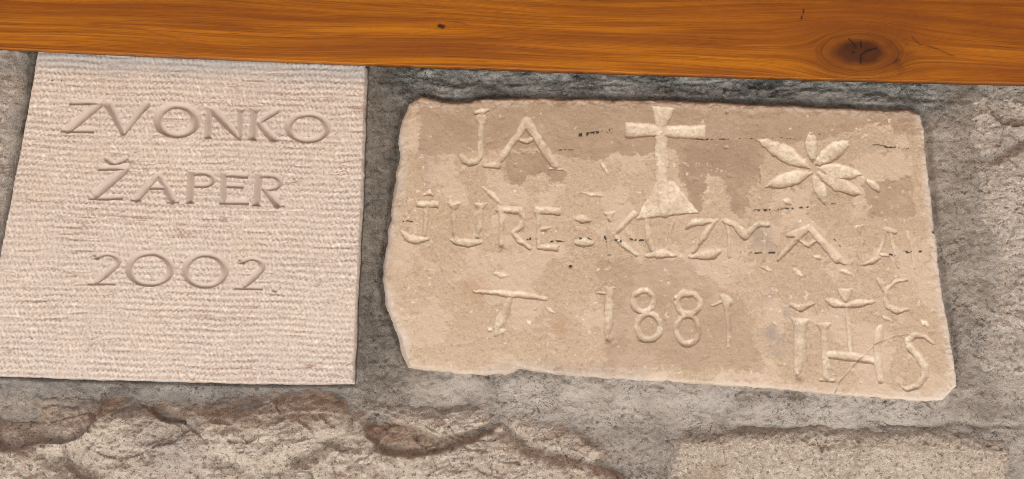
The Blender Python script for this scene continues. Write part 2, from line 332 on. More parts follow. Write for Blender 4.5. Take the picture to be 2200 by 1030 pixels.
def sp_ab(X, Y, d, h, at):
    b0 = at['brown'].copy(); ata = dict(at); ata['brown'] = b0.copy(); atb = dict(at); atb['brown'] = b0.copy()
    ha = sp_a(X, Y, d, h.copy(), ata); hb = sp_b(X, Y, d, h.copy(), atb); w = sstep(730, 800, X + 30 * fbm(X, Y, 80, 3, 16))
    for k in at: at[k] = ata[k] * (1 - w) + atb[k] * w
    h = ha * (1 - w) + hb * w
    return h - 0.006 * np.exp(-(linedist(X + 8 * fbm(X, Y, 40, 3, 18), Y, [(748, 832), (752, 880), (735, 930), (690, 955), (640, 985)]) / 11) ** 2)
def sp_c(X, Y, d, h, at):
    h = np.where(d > 0, np.minimum(h, 0.0085 + 0.35 * (h - 0.0085)), h)
    h -= 0.003 * np.exp(-(linedist(X, Y, [(1850, 930), (1842, 975), (1815, 1030), (1800, 1100)]) / 7) ** 2)
    at['brown'] *= 0.5; at['grey'] = 0.5 * sstep(40, 4, d) * sstep(-0.1, 0.3, fbm(X, Y, 70, 3, 10)); return h
def sp_d(X, Y, d, h, at):
    h -= 0.008 * np.exp(-(linedist(X, Y, [(2110, 345), (2150, 335), (2200, 300), (2260, 290)]) / 12) ** 2)
    at['brown'] = np.clip(0.4 * at['brown'] + 0.55 * np.exp(-(((X - 2180) / 50) ** 2 + ((Y - 320) / 28) ** 2)), 0, 0.8); at['grey'] = 0.3 * sstep(0, 0.4, fbm(X, Y, 140, 4, 12)); return h
def sp_e(X, Y, d, h, at):
    at['grey'] = 0.65 * sstep(-0.3, 0.3, fbm(X, Y, 90, 4, 13)); at['brown'] *= 0.35; return h
for (poly, mat, bl, sd_, soft), spx in zip(P_ROCKS, (sp_ab, sp_c, sp_d, sp_e)):
    rock_field(poly, bl, sd_, soft, 2.4, mat, wall, spx)

# stones of the same wall around the photographed part
XL, XR, YT, YB = -3200, 5400, -640, 3560
rr = np.random.RandomState(5)
def rect(x0, y0, x1, y1):
    j = lambda: rr.uniform(-18, 18)
    return [(x0 + 14 + j(), y0 + j()), ((x0 + x1) / 2, y0 + j()), (x1 - 14 + j(), y0 + j()), (x1 + j(), (y0 + y1) / 2), (x1 - 14 + j(), y1 + j()), ((x0 + x1) / 2, y1 + j()), (x0 + 14 + j(), y1 + j()), (x0 + j(), (y0 + y1) / 2)]
rows = [(-560, -230), (85, 430), (480, 820), (880, 1300), (1375, 1750), (1800, 2240), (2290, 2640), (2690, 3120), (3165, 3480)]
for y0, y1 in rows:
    x = XL + rr.uniform(20, 200)
    while x < XR - 250:
        w = rr.uniform(380, 760); x2 = min(x + w, XR - 30)
        spans = [(x, x2)]
        if 0 < y0 < 1300:      # keep clear of the photographed stretch
            lo, hi = (-360, 2670) if y0 < 850 else (-440, 2230)
            spans = [(a, b) for a, b in ((x, min(x2, lo)), (max(x, hi), x2)) if b - a > 190]
        for a, b in spans:
            rock_field(rect(a, y0, b, y1), rr.uniform(0.018, 0.034), int(rr.randint(50, 900)), 45, 13, (M_ROCK, M_ROCK2, M_ROCK3)[rr.randint(3)], wall)
        x = x2 + rr.uniform(40, 70)

# mortar
FX0, FX1, FY0, FY1 = -330, 2540, 30, 1290
f = Field(FX0, FY0, FX1, FY1, 2.9, 0.0); X, Y = f.X, f.Y
dL = polydist(X, Y, P_LEFT); dR = polydist(X, Y, P_RIGHT)
dr = [polydist(X, Y, p[0]) for p in P_ROCKS]
h = 0.003 * fbm(X, Y, 120, 4, 60) + 0.0042 * fbm(X, Y, 34, 5, 61, 0.72) + 0.0012 * ridged(X, Y, 22, 2, 62) + 0.0016 * fbm(X, Y, 13, 2, 59)
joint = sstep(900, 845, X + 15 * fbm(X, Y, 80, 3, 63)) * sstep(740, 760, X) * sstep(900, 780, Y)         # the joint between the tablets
jl = sstep(-48, -30, dL) * sstep(140, 110, X) * sstep(800, 600, Y)
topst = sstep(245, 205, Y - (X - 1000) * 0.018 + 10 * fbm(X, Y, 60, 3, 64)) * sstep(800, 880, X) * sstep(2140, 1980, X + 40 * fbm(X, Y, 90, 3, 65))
lowL = sstep(-60, -20, dL) * sstep(795, 812, Y) * sstep(770, 740, X)                                      # trowelled band below the left tablet
lowR = sstep(-120, -60, dR) * sstep(780, 815, Y - (X - 900) * 0.03) * sstep(880, 1000, X) * sstep(2150, 2040, X)
h -= 0.010 * joint + 0.006 * np.clip(topst, 0, 1) * sstep(215, 150, Y - (X - 1000) * 0.03) + 0.007 * jl
h += topst * (0.0032 * ridged(X * 0.32, Y * 1.3 + 14 * fbm(X, Y, 100, 3, 66), 30, 3, 67))
h += 0.0035 * lowL * (1 - 0.6 * sstep(-20, -40, dL)) + 0.006 * lowR * sstep(-60, -10, dR)
h *= 1 - 0.55 * lowL
h += 0.004 * sstep(2030, 2110, X) * sstep(150, 260, Y) * fbm(X, Y, 70, 4, 68)
# vertical trowel ridge beside the left tablet and the rough lip at the right tablet's foot
h += 0.0016 * joint * ridged(X * 1.5, Y * 0.25, 26, 3, 69)
h -= 0.004 * np.exp(-(np.abs(linedist(X + 4 * fbm(X, Y, 40, 3, 70), Y + 6 * fbm(X, Y, 50, 3, 71), [(1590, 918), (1700, 924), (1780, 930), (1880, 918), (1990, 918), (2060, 905), (2110, 918), (2230, 914)])) / 7) ** 2)
h -= 0.0032 * sstep(0.15, 0.5, ridged(X, Y, 40, 3, 72)) * lowR * sstep(-40, -5, dR)
h -= 0.005 * np.exp(-((dR + 6) / 5.0) ** 2) * sstep(820, 760, Y)
h += 0.0085 * sstep(-46, -8, dL) * joint - 0.006 * np.exp(-((dL + 3.5) / 3.0) ** 2)
h -= 0.0025 * sstep(0.42, 0.62, fbm(X, Y, 14, 3, 73) + 0.15 * fbm(X, Y, 80, 2, 74))                          # pits
edge = np.minimum.reduce([X - FX0, FX1 - X, Y - FY0, FY1 - Y]); h *= sstep(0, 90, edge)
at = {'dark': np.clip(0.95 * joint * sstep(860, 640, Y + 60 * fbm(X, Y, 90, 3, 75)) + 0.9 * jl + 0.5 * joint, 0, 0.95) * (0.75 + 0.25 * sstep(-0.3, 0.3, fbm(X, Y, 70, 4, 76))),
      'blue': np.clip(topst, 0, 1) * 0.95,  # grey mortar strip, darkened in colour to stand in for shade under the beam
      'pale': np.clip(lowR * 0.95 * sstep(-0.5, 0.15, fbm(X, Y, 110, 4, 77)) + 0.5 * sstep(2080, 2160, X), 0, 1),
      'brown': np.clip(0.6 * sstep(-0.05, 0.45, fbm(X, Y * 1.6, 150, 4, 79)) * sstep(845, 880, Y) * sstep(900, 700, X) + 0.4 * sstep(0.05, 0.4, fbm(X, Y, 120, 4, 80)) * sstep(2000, 2060, X), 0, 0.8)}
at['pale'] += 0.0
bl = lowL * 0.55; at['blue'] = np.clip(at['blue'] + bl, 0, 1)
keep = (dL < 14) & (dR < 14)
for q in dr: keep &= q < 60
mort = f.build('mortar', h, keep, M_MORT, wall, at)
# the wall's mass: mortar plane around the photographed part, its sides, top and back
wx0, wx1 = unproj(XL, 515)[0], unproj(XR, 515)[0]
bx = (float(f.x.min()), float(f.x.max()), float(f.z.min()), float(f.z.max())); WT, BK = ROOF_Z - 0.002, 0.45
boxes('wall_core', [(wx0, bx[0], 0, BK, 0.0, WT), (bx[1], wx1, 0, BK, 0.0, WT), (bx[0], bx[1], 0, BK, 0.0, bx[2]), (bx[0], bx[1], 0, BK, bx[3], WT), (bx[0], bx[1], 0.06, BK, bx[2], bx[3])], mat_plain('core_mortar', (0.25, 0.23, 0.21), (0.34, 0.32, 0.30), 14), wall)

# ------------------------------------------------------------------ carving tools
U = [0.0]            # 0: V-shaped groove; above 0: flat-floored chisel cut with steep walls
def shape(q, s0):
    p = np.minimum((q + 1) / (1 + s0), (1 - q) / (1 - s0))
    return np.minimum(p * (1 + U[0]), 1 - 0.25 * (1 - p)) if U[0] else p
def cut_seg(X, Y, a, b, kd, asym, flat=True):
    (x0, y0, w0), (x1, y1, w1) = a, b; L = math.hypot(x1 - x0, y1 - y0) + 1e-9; tx, ty = (x1 - x0) / L, (y1 - y0) / L
    al = (X - x0) * tx + (Y - y0) * ty; s = -(X - x0) * ty + (Y - y0) * tx
    hw = 0.5 * (w0 + (w1 - w0) * np.clip(al / L, 0, 1)); s0 = asym * tx
    over = np.maximum(-al, al - L)
    if flat:
        q = s / hw; p = shape(q, s0); return np.maximum(np.minimum(hw * kd * p, -over * 2.6 * kd), 0)
    q = np.where(over > 0, np.sign(s) * np.hypot(s, over), s) / hw
    return np.maximum(hw * kd * shape(q, s0), 0)
def cut_poly(X, Y, pts, kd, asym):
    d = 0
    for a, b in zip(pts[:-1], pts[1:]): d = np.maximum(d, cut_seg(X, Y, a, b, kd, asym, False))
    return d
def cut_ring(X, Y, cx, cy, rx, ry, ws, wt, kd, asym, a0=None, a1=None):
    th = np.arctan2((Y - cy) / ry, (X - cx) / rx); rho = np.hypot((X - cx) / rx, (Y - cy) / ry)
    hw = 0.5 * (ws * np.cos(th) ** 2 + wt * np.sin(th) ** 2); s = (rho - 1) * np.hypot(rx * np.cos(th), ry * np.sin(th)) / hw
    s0 = asym * np.sin(th); d = np.maximum(hw * kd * shape(s, s0), 0)
    if a0 is not None:
        m = (np.degrees(th) - a0) % 360 <= (a1 - a0); d = np.where(m, d, 0)
    return d
def leaf(x0, y0, x1, y1, w, n=7):
    return [(x0 + (x1 - x0) * t, y0 + (y1 - y0) * t, 2 + w * math.sin(math.pi * t) ** 0.8) for t in np.linspace(0, 1, n)]
S, C, R = 'S', 'C', 'R'
def carve(X, Y, items, kd, asym, wf=1.0):
    d = np.zeros(X.shape); sc = lambda p_: (p_[0], p_[1], p_[2] * wf)
    for it in items:
        if it[0] == S: e = cut_seg(X, Y, sc(it[1]), sc(it[2]), kd, asym)
        elif it[0] == 'F': e = np.minimum(cut_seg(X, Y, it[1], it[2], kd, asym), it[3])
        elif it[0] == C: e = cut_poly(X, Y, [sc(p_) for p_ in it[1]], kd, asym)
        else: e = cut_ring(X, Y, *it[1][:4], it[1][4] * wf, it[1][5] * wf, kd, asym, *it[1][6:])
        d = np.maximum(d, e)
    return d
def ink_lines(X, Y, lines):
    v = np.zeros(X.shape)
    for (x0, y0, x1, y1, w, dens) in lines:
        n = fbm(X, Y, 9, 2, 91) + 0.35 * fbm(X, Y, 30, 2, 92)
        dd = linedist(X, Y + 2.0 * fbm(X, Y, 24, 2, 93), [(x0, y0), (x1, y1 + 0.01)])
        v = np.maximum(v, sstep(w * 0.85, w * 0.3, dd) * sstep(0.32 - dens * 0.7, 0.46 - dens * 0.7, n))
    return v

# ------------------------------------------------------------------ left tablet: bush-hammered, V-cut Roman letters
def V(x, y, w): return (x, y, w)
LETTERS_L = [
 ('letter', 'letter Z', [(S, V(148, 219, 15), V(222, 219, 13)), (C, [V(213, 223, 19), V(146, 278, 19)]), (S, V(130, 278, 13), V(202, 280, 14))]),
 ('letter', 'letter V', [(C, [V(232, 224, 20), V(243, 242, 17), V(264, 286, 13)]), (C, [V(314, 224, 20), V(300, 240, 16), V(266, 286, 12)])]),
 ('letter', 'letter O', [(R, (379.5, 258, 41, 31.5, 22, 15))]),
 ('letter', 'letter N', [(S, V(451, 229, 22), V(450, 240, 14)), (S, V(450, 232, 15), V(446, 296, 16)), (S, V(446.5, 288, 15), V(446, 298, 22)), (C, [V(459, 237, 20), V(485, 265, 19), V(515, 297, 10)]), (S, V(517, 232, 22), V(516, 242, 12)), (S, V(516, 236, 12), V(515, 296, 12))]),
 ('letter', 'letter K', [(S, V(548, 232, 26), V(546, 244, 15)), (S, V(546, 236, 16), V(542, 299, 18)), (S, V(542, 290, 17), V(541, 302, 24)), (C, [V(556, 261, 12), V(575, 249, 15), V(593, 238, 16)]), (C, [V(556, 262, 14), V(572, 282, 18), V(588, 297, 20)]), (S, V(577, 298, 9), V(600, 299, 9))]),
 ('letter', 'letter O', [(R, (661, 273.5, 41, 28.5, 17, 12.5))]),
 ('letter', 'letter Z with caron', [(C, [V(229, 341, 13), V(238, 348, 14), V(247, 350, 10)]), (C, [V(247, 350, 10), V(256, 347, 14), V(270, 340, 11)]), (S, V(210, 361, 13), V(278, 359, 14)), (C, [V(268, 364, 20), V(204, 419, 20)]), (S, V(190, 424, 12), V(263, 424, 13))]),
 ('letter', 'letter A', [(C, [V(338, 375, 11), V(320, 396, 17), V(294, 427, 17)]), (C, [V(340, 375, 11), V(356, 402, 18), V(370, 430, 20)]), (S, V(316, 401, 13), V(358, 402, 13)), (S, V(280, 428, 9), V(304, 429, 9)), (S, V(358, 433, 9), V(384, 433, 9))]),
 ('letter', 'letter P', [(S, V(412, 366, 22), V(411, 378, 16)), (S, V(411, 370, 16), V(408, 436, 17)), (S, V(408, 428, 16), V(408, 438, 23)), (S, V(412, 371, 13), V(436, 371, 13)), (R, (434, 385, 23, 14, 15, 12, -92, 92)), (S, V(418, 398, 10), V(436, 399, 12))]),
 ('letter', 'letter E', [(S, V(482, 369, 20), V(481, 380, 15)), (S, V(481, 372, 15), V(480, 436, 15)), (S, V(480, 374, 14), V(533, 377, 15)), (S, V(485, 398, 12), V(523, 400, 13)), (S, V(471, 433, 13), V(535, 434, 14))]),
 ('letter', 'letter R', [(S, V(558, 372, 22), V(557, 384, 16)), (S, V(556, 376, 16), V(551, 440, 17)), (S, V(551, 433, 16), V(550, 443, 24)), (S, V(558, 376, 13), V(580, 377, 13)), (R, (579, 391, 22, 14, 15, 12, -92, 92)), (S, V(562, 404, 10), V(580, 405, 11)), (C, [V(570, 408, 12), V(584, 424, 18), V(596, 438, 20)]), (S, V(586, 440, 9), V(612, 441, 9))]),
 ('numeral', 'numeral 2', [(S, V(201, 545, 12), V(210, 553, 6)), (R, (229, 561, 24, 14.5, 15, 10, 195, 390)), (C, [V(250, 568, 14), V(228, 588, 16), V(206, 606, 14)]), (S, V(187, 608, 10), V(248, 609, 10))]),
 ('numeral', 'numeral 0', [(R, (321.5, 577.5, 44.5, 33.5, 17, 11.5))]),
 ('numeral', 'numeral 0', [(R, (440.5, 581, 43, 33.5, 16, 11.5))]),
 ('numeral', 'numeral 2', [(S, V(514, 556, 12), V(522, 564, 6)), (R, (541, 571, 23, 15, 15, 10, 195, 390)), (C, [V(562, 578, 14), V(543, 597, 16), V(524, 614, 14)]), (S, V(503, 618, 9), V(565, 619, 10))]),
 ('full_stop', None, [(C, [V(588, 623, 11), V(591, 624, 11)])]),
]
H_L = 0.006
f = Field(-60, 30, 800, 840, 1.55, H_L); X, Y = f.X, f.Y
d = polydist(X + 2.2 * fbm(X, Y, 40, 4, 100), Y + 2.0 * fbm(X, Y, 40, 4, 101), P_LEFT)
jx = X + 0.9 * fbm(X, Y, 30, 2, 102); jy = Y + 0.9 * fbm(X, Y, 30, 2, 103)
cut = np.zeros(X.shape); ids = np.zeros(X.shape, int)
for k, (nm, lab, items) in enumerate(LETTERS_L, 1):
    e = carve(jx, jy, items, 1.15, 0.55); ids[e > np.maximum(cut, 0.25)] = k; cut = np.maximum(cut, e)
inl = sstep(0.0, 1.2, cut)
yr = Y - 0.028 * X + 7 * fbm(X, Y, 260, 3, 104)
p = yr / 13.2 + 0.32 * fbm(X * 0.6, Y, 50, 3, 105); row = np.floor(p).astype(np.int64)
q = X / 10.2 + _rnd[(row * 37) & 4095] + 0.95 * fbm(X, Y, 42, 3, 106) + 0.1 * np.sin(2 * math.pi * p)
wob = 0.5 + 0.5 * sstep(-0.45, 0.35, fbm(X, Y, 120, 3, 107))
tool = 0.46 * np.cos(2 * math.pi * p) + 0.8 * np.cos(2 * math.pi * q) * (0.62 + 0.38 * np.cos(2 * math.pi * p + 1.0)) + 1.25 * fbm(X, Y, 12, 3, 108, 0.7)
bruise = sstep(0.35, 0.95, np.cos(2 * math.pi * (q + 0.2)) * (0.5 + 0.5 * np.cos(2 * math.pi * (p + 0.25))) + 1.6 * fbm(X, Y, 14, 2, 112)) * (1 - inl) * (0.55 + 0.45 * sstep(-0.2, 0.3, fbm(X, Y, 90, 3, 113)))
h = H_L + (1 - inl) * (0.00078 * wob * tool + 0.0004 * fbm(X, Y, 200, 3, 109) - 0.0007 * sstep(0.34, 0.55, fbm(X * 0.12, yr, 12, 2, 110)))
h -= cut * PX * 1.1
fill = linedist(X, Y, [(580, 631), (596, 632), (614, 635)]); h -= 0.0012 * np.exp(-(fill / 2.5) ** 2)
r = 2.5; de = np.clip(d, 0, r); h -= (r - np.sqrt(r * r - (r - de) ** 2)) * PX * 0.9; h += np.clip(d, -12, 0) * PX * 4
ink = ink_lines(X, Y, [(560, 133, 680, 138, 2.5, 0.35), (660, 137, 786, 142, 4.5, 0.55), (112, 173, 140, 175, 3.0, 0.4), (618, 522, 624, 521, 2.0, 0.8), (386, 499, 390, 499, 2.2, 0.8)])
ink *= sstep(0.3, -0.2, np.cos(2 * math.pi * X / 9.0)) * 0.95
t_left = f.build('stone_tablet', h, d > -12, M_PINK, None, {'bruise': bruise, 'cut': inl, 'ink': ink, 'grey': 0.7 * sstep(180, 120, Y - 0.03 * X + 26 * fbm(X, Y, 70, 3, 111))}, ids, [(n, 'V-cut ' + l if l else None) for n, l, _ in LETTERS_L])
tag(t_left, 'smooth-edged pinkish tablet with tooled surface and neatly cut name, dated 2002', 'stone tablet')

# ------------------------------------------------------------------ right tablet: worn hand-cut letters, cross, flower
CARVED_R = [
 ('letter', 'letter J', [(C, [V(1034, 256, 22), V(1033, 268, 13), V(1031, 335, 13), V(1024, 347, 14), V(1010, 350, 15), V(999, 346, 14), V(991, 336, 10)]), (C, [V(1022, 242, 8), V(1036, 240, 13), V(1049, 236, 6)])]),
 ('letter', 'letter A', [(C, [V(1131, 264, 24), V(1120, 280, 15), V(1090, 322, 15), V(1068, 351, 14)]), (C, [V(1134, 266, 22), V(1150, 292, 17), V(1172, 326, 17), V(1194, 357, 14)]), (C, [V(1112, 299, 8), V(1130, 304, 11), V(1147, 297, 8)]), (C, [V(1044, 356, 10), V(1070, 354, 16)]), (C, [V(1180, 362, 6), V(1206, 364, 6)])]),
 ('cross', 'flared cross on a stepped foot', [(S, V(1425, 230, 52), V(1421, 276, 20)), (C, [V(1421, 262, 25), V(1421, 330, 28), V(1424, 400, 30), V(1428, 455, 28)]), (S, V(1343, 279, 36), V(1416, 281, 24)), (S, V(1516, 285, 34), V(1422, 283, 24)), ('F', V(1434, 465, 138), V(1427, 392, 40), 4.6)]),
 *[('petal', None, [(C, leaf(*p_))]) for p_ in ((1628, 298, 1743, 362, 31), (1644, 401, 1745, 370, 30), (1750, 355, 1824, 303, 33), (1757, 360, 1850, 377, 29), (1753, 370, 1852, 420, 28), (1740, 282, 1746, 352, 21), (1749, 376, 1774, 440, 23))],
 ('chipped_patch', None, [(C, leaf(1862, 384, 1892, 412, 14))]),
 ('letter', 'letter J', [(S, V(893, 438, 14), V(942, 440, 13)), (C, [V(918, 442, 12), V(914, 480, 9), V(912, 505, 9)]), (C, [V(864, 498, 8), V(876, 510, 16), V(893, 516, 19), V(920, 514, 8)]), (C, [V(912, 417, 7), V(922, 415, 12), V(930, 419, 6)])]),
 ('letter', 'letter U', [(S, V(975, 435, 28), V(976, 452, 10)), (C, [V(975, 445, 11), V(976, 500, 11), V(980, 515, 12)]), (C, [V(970, 516, 6), V(985, 520, 15), V(1005, 522, 18), V(1032, 520, 8)]), (S, V(1033, 436, 30), V(1033, 452, 11)), (C, [V(1033, 446, 13), V(1031, 480, 13), V(1025, 508, 9)])]),
 ('letter', 'letter R', [(C, [V(1074, 449, 16), V(1078, 470, 12), V(1077, 526, 12)]), (C, [V(1072, 450, 14), V(1100, 452, 16), V(1118, 453, 13), V(1124, 470, 12), V(1120, 487, 12), V(1104, 498, 9)]), (C, [V(1103, 500, 9), V(1118, 518, 14), V(1137, 533, 10)])]),
 ('letter', 'letter E', [(C, [V(1154, 450, 14), V(1157, 470, 9), V(1157, 531, 10)]), (S, V(1148, 451, 15), V(1206, 455, 16)), (C, [V(1160, 494, 6), V(1172, 491, 11), V(1180, 488, 5)]), (S, V(1156, 530, 13), V(1201, 533, 15))]),
 ('colon', None, [(C, [V(1241, 472, 10), V(1252, 471, 19), V(1265, 473, 9)]), (C, [V(1240, 521, 12), V(1254, 521, 20), V(1272, 523, 10)])]),
 ('letter', 'letter K', [(S, V(1309, 455, 28), V(1310, 478, 6)), (C, [V(1303, 468, 7), V(1308, 500, 11), V(1308, 545, 9)]), (C, [V(1318, 504, 8), V(1340, 482, 12), V(1362, 460, 13)]), (C, [V(1320, 506, 6), V(1340, 526, 12), V(1368, 548, 8)])]),
 ('letter', 'letter U', [(C, [V(1389, 472, 11), V(1393, 510, 13), V(1402, 536, 11)]), (C, [V(1386, 550, 5), V(1404, 546, 16), V(1424, 545, 20), V(1450, 549, 6)]), (C, [V(1446, 476, 9), V(1440, 500, 7), V(1438, 534, 8)])]),
 ('letter', 'letter Z', [(C, [V(1476, 489, 8), V(1488, 479, 15), V(1510, 477, 14), V(1538, 474, 7)]), (C, [V(1534, 478, 10), V(1512, 508, 14), V(1490, 540, 10)]), (C, [V(1482, 552, 7), V(1506, 549, 16), V(1532, 546, 22), V(1546, 540, 10)])]),
 ('letter', 'letter M', [(C, [V(1558, 474, 12), V(1580, 484, 14), V(1601, 508, 18), V(1616, 492, 13), V(1632, 480, 11)]), (C, [V(1560, 478, 9), V(1566, 510, 6), V(1567, 552, 7)]), (C, [V(1630, 481, 11), V(1650, 483, 10)]), (C, [V(1641, 486, 6), V(1645, 530, 7), V(1640, 560, 8)])]),
 ('letter', 'letter A', [(C, [V(1738, 489, 13), V(1712, 512, 14), V(1672, 557, 9)]), (C, [V(1694, 506, 10), V(1715, 502, 18), V(1736, 489, 12)]), (C, [V(1740, 490, 13), V(1768, 522, 16), V(1800, 556, 20), V(1815, 566, 8)]), (C, [V(1717, 514, 8), V(1737, 528, 11), V(1758, 516, 8)])]),
 ('letter', 'worn letter J', [(S, V(1846, 484, 22), V(1849, 500, 6)), (C, [V(1846, 496, 6), V(1850, 530, 6), V(1854, 562, 6)]), (C, [V(1852, 568, 6), V(1872, 564, 13), V(1888, 552, 10)])]),
 ('letter', 'worn letter A', [(C, [V(1904, 494, 8), V(1896, 525, 8), V(1884, 552, 10)]), (C, [V(1902, 492, 9), V(1922, 498, 10)]), (C, [V(1912, 496, 7), V(1922, 535, 8), V(1930, 574, 6)]), (C, [V(1890, 545, 6), V(1908, 550, 8)])]),
 ('letter', 'worn letter N', [(C, [V(1950, 500, 9), V(1960, 540, 6), V(1964, 576, 6)]), (C, [V(1976, 510, 6), V(1978, 570, 5)])]),
 ('letter', 'letter T', [(C, [V(1020, 626, 7), V(1090, 631, 14), V(1130, 635, 14), V(1172, 642, 8)]), (C, [V(1096, 640, 10), V(1084, 668, 18), V(1074, 690, 22), V(1066, 722, 8)])]),
 ('numeral', 'numeral 1', [(S, V(1310, 616, 26), V(1309, 634, 13)), (C, [V(1309, 626, 17), V(1308, 690, 17), V(1304, 728, 6)]), (C, [V(1283, 630, 6), V(1302, 629, 8)])]),
 ('numeral', 'numeral 8', [(R, (1382, 647, 22, 23, 12, 13)), (R, (1394, 702, 25, 28, 13, 14))]),
 ('numeral', 'numeral 8', [(R, (1479, 652, 25, 22, 12, 14)), (R, (1477, 708, 24, 31, 12, 14)), (C, [V(1452, 640, 10), V(1470, 630, 18), V(1492, 632, 12)])]),
 ('numeral', 'numeral 1', [(C, [V(1552, 636, 10), V(1562, 648, 24), V(1562, 662, 16)]), (C, [V(1562, 655, 15), V(1566, 700, 11), V(1564, 746, 6)]), (C, [V(1530, 657, 5), V(1552, 648, 9)])]),
 ('cross', 'small cross above the letter H', [(S, V(1816, 620, 34), V(1817, 652, 7)), (C, [V(1777, 645, 9), V(1795, 652, 19), V(1817, 656, 11)]), (C, [V(1820, 656, 12), V(1845, 652, 18), V(1876, 648, 7)]), (C, [V(1818, 660, 8), V(1823, 700, 11), V(1828, 760, 8)])]),
 ('letter', 'letter I', [(C, [V(1700, 655, 8), V(1720, 662, 15), V(1746, 653, 8)]), (S, V(1720, 684, 42), V(1718, 706, 20)), (C, [V(1719, 696, 26), V(1718, 750, 24), V(1715, 800, 17)])]),
 ('letter', 'letter H', [(S, V(1769, 694, 30), V(1772, 722, 14)), (C, [V(1771, 712, 18), V(1774, 760, 17), V(1776, 812, 17)]), (C, [V(1776, 762, 16), V(1826, 766, 20), V(1880, 776, 14)]), (C, [V(1891, 706, 16), V(1888, 726, 19), V(1886, 745, 14)]), (C, [V(1884, 738, 15), V(1888, 790, 17), V(1892, 818, 14)]), (C, [V(1760, 815, 6), V(1790, 818, 8)])]),
 ('letter', 'letter S', [(C, [V(2004, 738, 7), V(1988, 724, 10), V(1966, 720, 14), V(1951, 731, 15), V(1954, 746, 15), V(1972, 764, 15), V(1986, 788, 16), V(1986, 810, 15), V(1972, 828, 15), V(1952, 836, 12), V(1940, 832, 6)])]),
 ('letter', 'worn letter C', [(C, [V(1886, 600, 10), V(1895, 610, 16), V(1899, 622, 9)]), (C, [V(1948, 601, 7), V(1924, 605, 9), V(1908, 620, 9), V(1902, 642, 9), V(1908, 659, 11), V(1928, 667, 15), V(1952, 664, 7)])]),
]
CHIPS = [(1038, 402, 1076, 436, 15), (1249, 413, 1299, 422, 10), (1000, 355, 990, 370, 12), (1064, 588, 1088, 594, 14), (1685, 430, 1700, 437, 16), (1706, 578, 1722, 592, 14), (1806, 580, 1830, 588, 14), (1636, 574, 1658, 580, 12), (1748, 550, 1768, 556, 12), (1120, 300, 1124, 301, 3),
         (1290, 345, 1305, 372, 12), (1005, 318, 1020, 330, 7), (1556, 314, 1566, 318, 10), (1072, 716, 1086, 708, 14), (1050, 705, 1056, 712, 12), (1132, 690, 1140, 698, 12), (1896, 680, 1916, 690, 11), (1660, 690, 1670, 700, 8), (1175, 660, 1190, 672, 12), (935, 535, 948, 565, 6), (948, 565, 955, 590, 5), (1980, 690, 1995, 700, 14)]
U[0] = 0.5; H_R = 0.0115
f = Field(800, 190, 2075, 880, 1.65, H_R); X, Y = f.X, f.Y
d = polydist(X + 5 * fbm(X, Y, 50, 5, 120, 0.6), Y + 5 * fbm(X, Y, 50, 5, 121, 0.6), P_RIGHT)
jx = X + 3.2 * fbm(X, Y, 30, 4, 122, 0.65); jy = Y + 3.2 * fbm(X, Y, 30, 4, 123, 0.65)
jx = jx + 1.3 * fbm(X, Y, 9, 2, 118); jy = jy + 1.3 * fbm(X, Y, 9, 2, 119)
cut = np.zeros(X.shape); ids = np.zeros(X.shape, int); fresh = np.zeros(X.shape); wear = 0.95 + 0.45 * fbm(X, Y, 50, 3, 124)
for k, (nm, lab, items) in enumerate(CARVED_R, 1):
    e = carve(jx + (3.5 * fbm(X, Y, 18, 3, 170) if nm == 'petal' else 0), jy + (3.5 * fbm(X, Y, 18, 3, 171) if nm == 'petal' else 0), items, 1.0, 0.55, 1.0 if nm == 'cross' and k < 5 else 1.1) * wear
    e *= (0.8 if lab and 'worn' in lab else 1.0)
    fresh = np.where(e > np.maximum(cut, 0.4), 0.62 if nm in ('petal', 'cross') else 0.42, fresh)
    ids[e > np.maximum(cut, 0.4)] = k; cut = np.maximum(cut, e)
cut = np.minimum(cut, 6.5 + 0.08 * np.maximum(cut - 6.5, 0))
chip = np.zeros(X.shape)
for (x0, y0, x1, y1, w) in CHIPS: chip = np.maximum(chip, cut_poly(jx, jy, [(x0, y0, w * 0.5), ((x0 + x1) / 2, (y0 + y1) / 2, w), (x1, y1, w * 0.5)], 0.5, 0.4))
inl = sstep(0.2, 2.5, cut)
h = H_R + 0.0012 * fbm(X, Y, 320, 3, 125) + 0.0009 * fbm(X, Y, 70, 4, 126) + 0.0006 * fbm(X, Y, 12, 3, 127)
h -= 0.0007 * sstep(0.36, 0.6, fbm(X, Y, 26, 3, 128))
h -= np.maximum(cut, chip) * PX * 0.92 - inl * 0.0007 * fbm(X, Y, 14, 4, 129, 0.75)
for (px_, py_, rad) in ((1079, 529, 7), (1718, 810, 8), (1307, 729, 6), (1226, 572, 4), (1562, 241, 3)): h -= 0.003 * np.exp(-(((X - px_) ** 2 + (Y - py_) ** 2) / rad ** 2))
crk = linedist(X + 3 * fbm(X, Y, 24, 3, 130), Y + 3 * fbm(X, Y, 24, 3, 131), [(1795, 846), (1806, 818), (1832, 788), (1850, 772), (1878, 742), (1915, 724), (1950, 718), (2000, 728), (2042, 738)])
h -= 0.0009 * np.exp(-(crk / 1.4) ** 2) * sstep(2000, 1900, X)
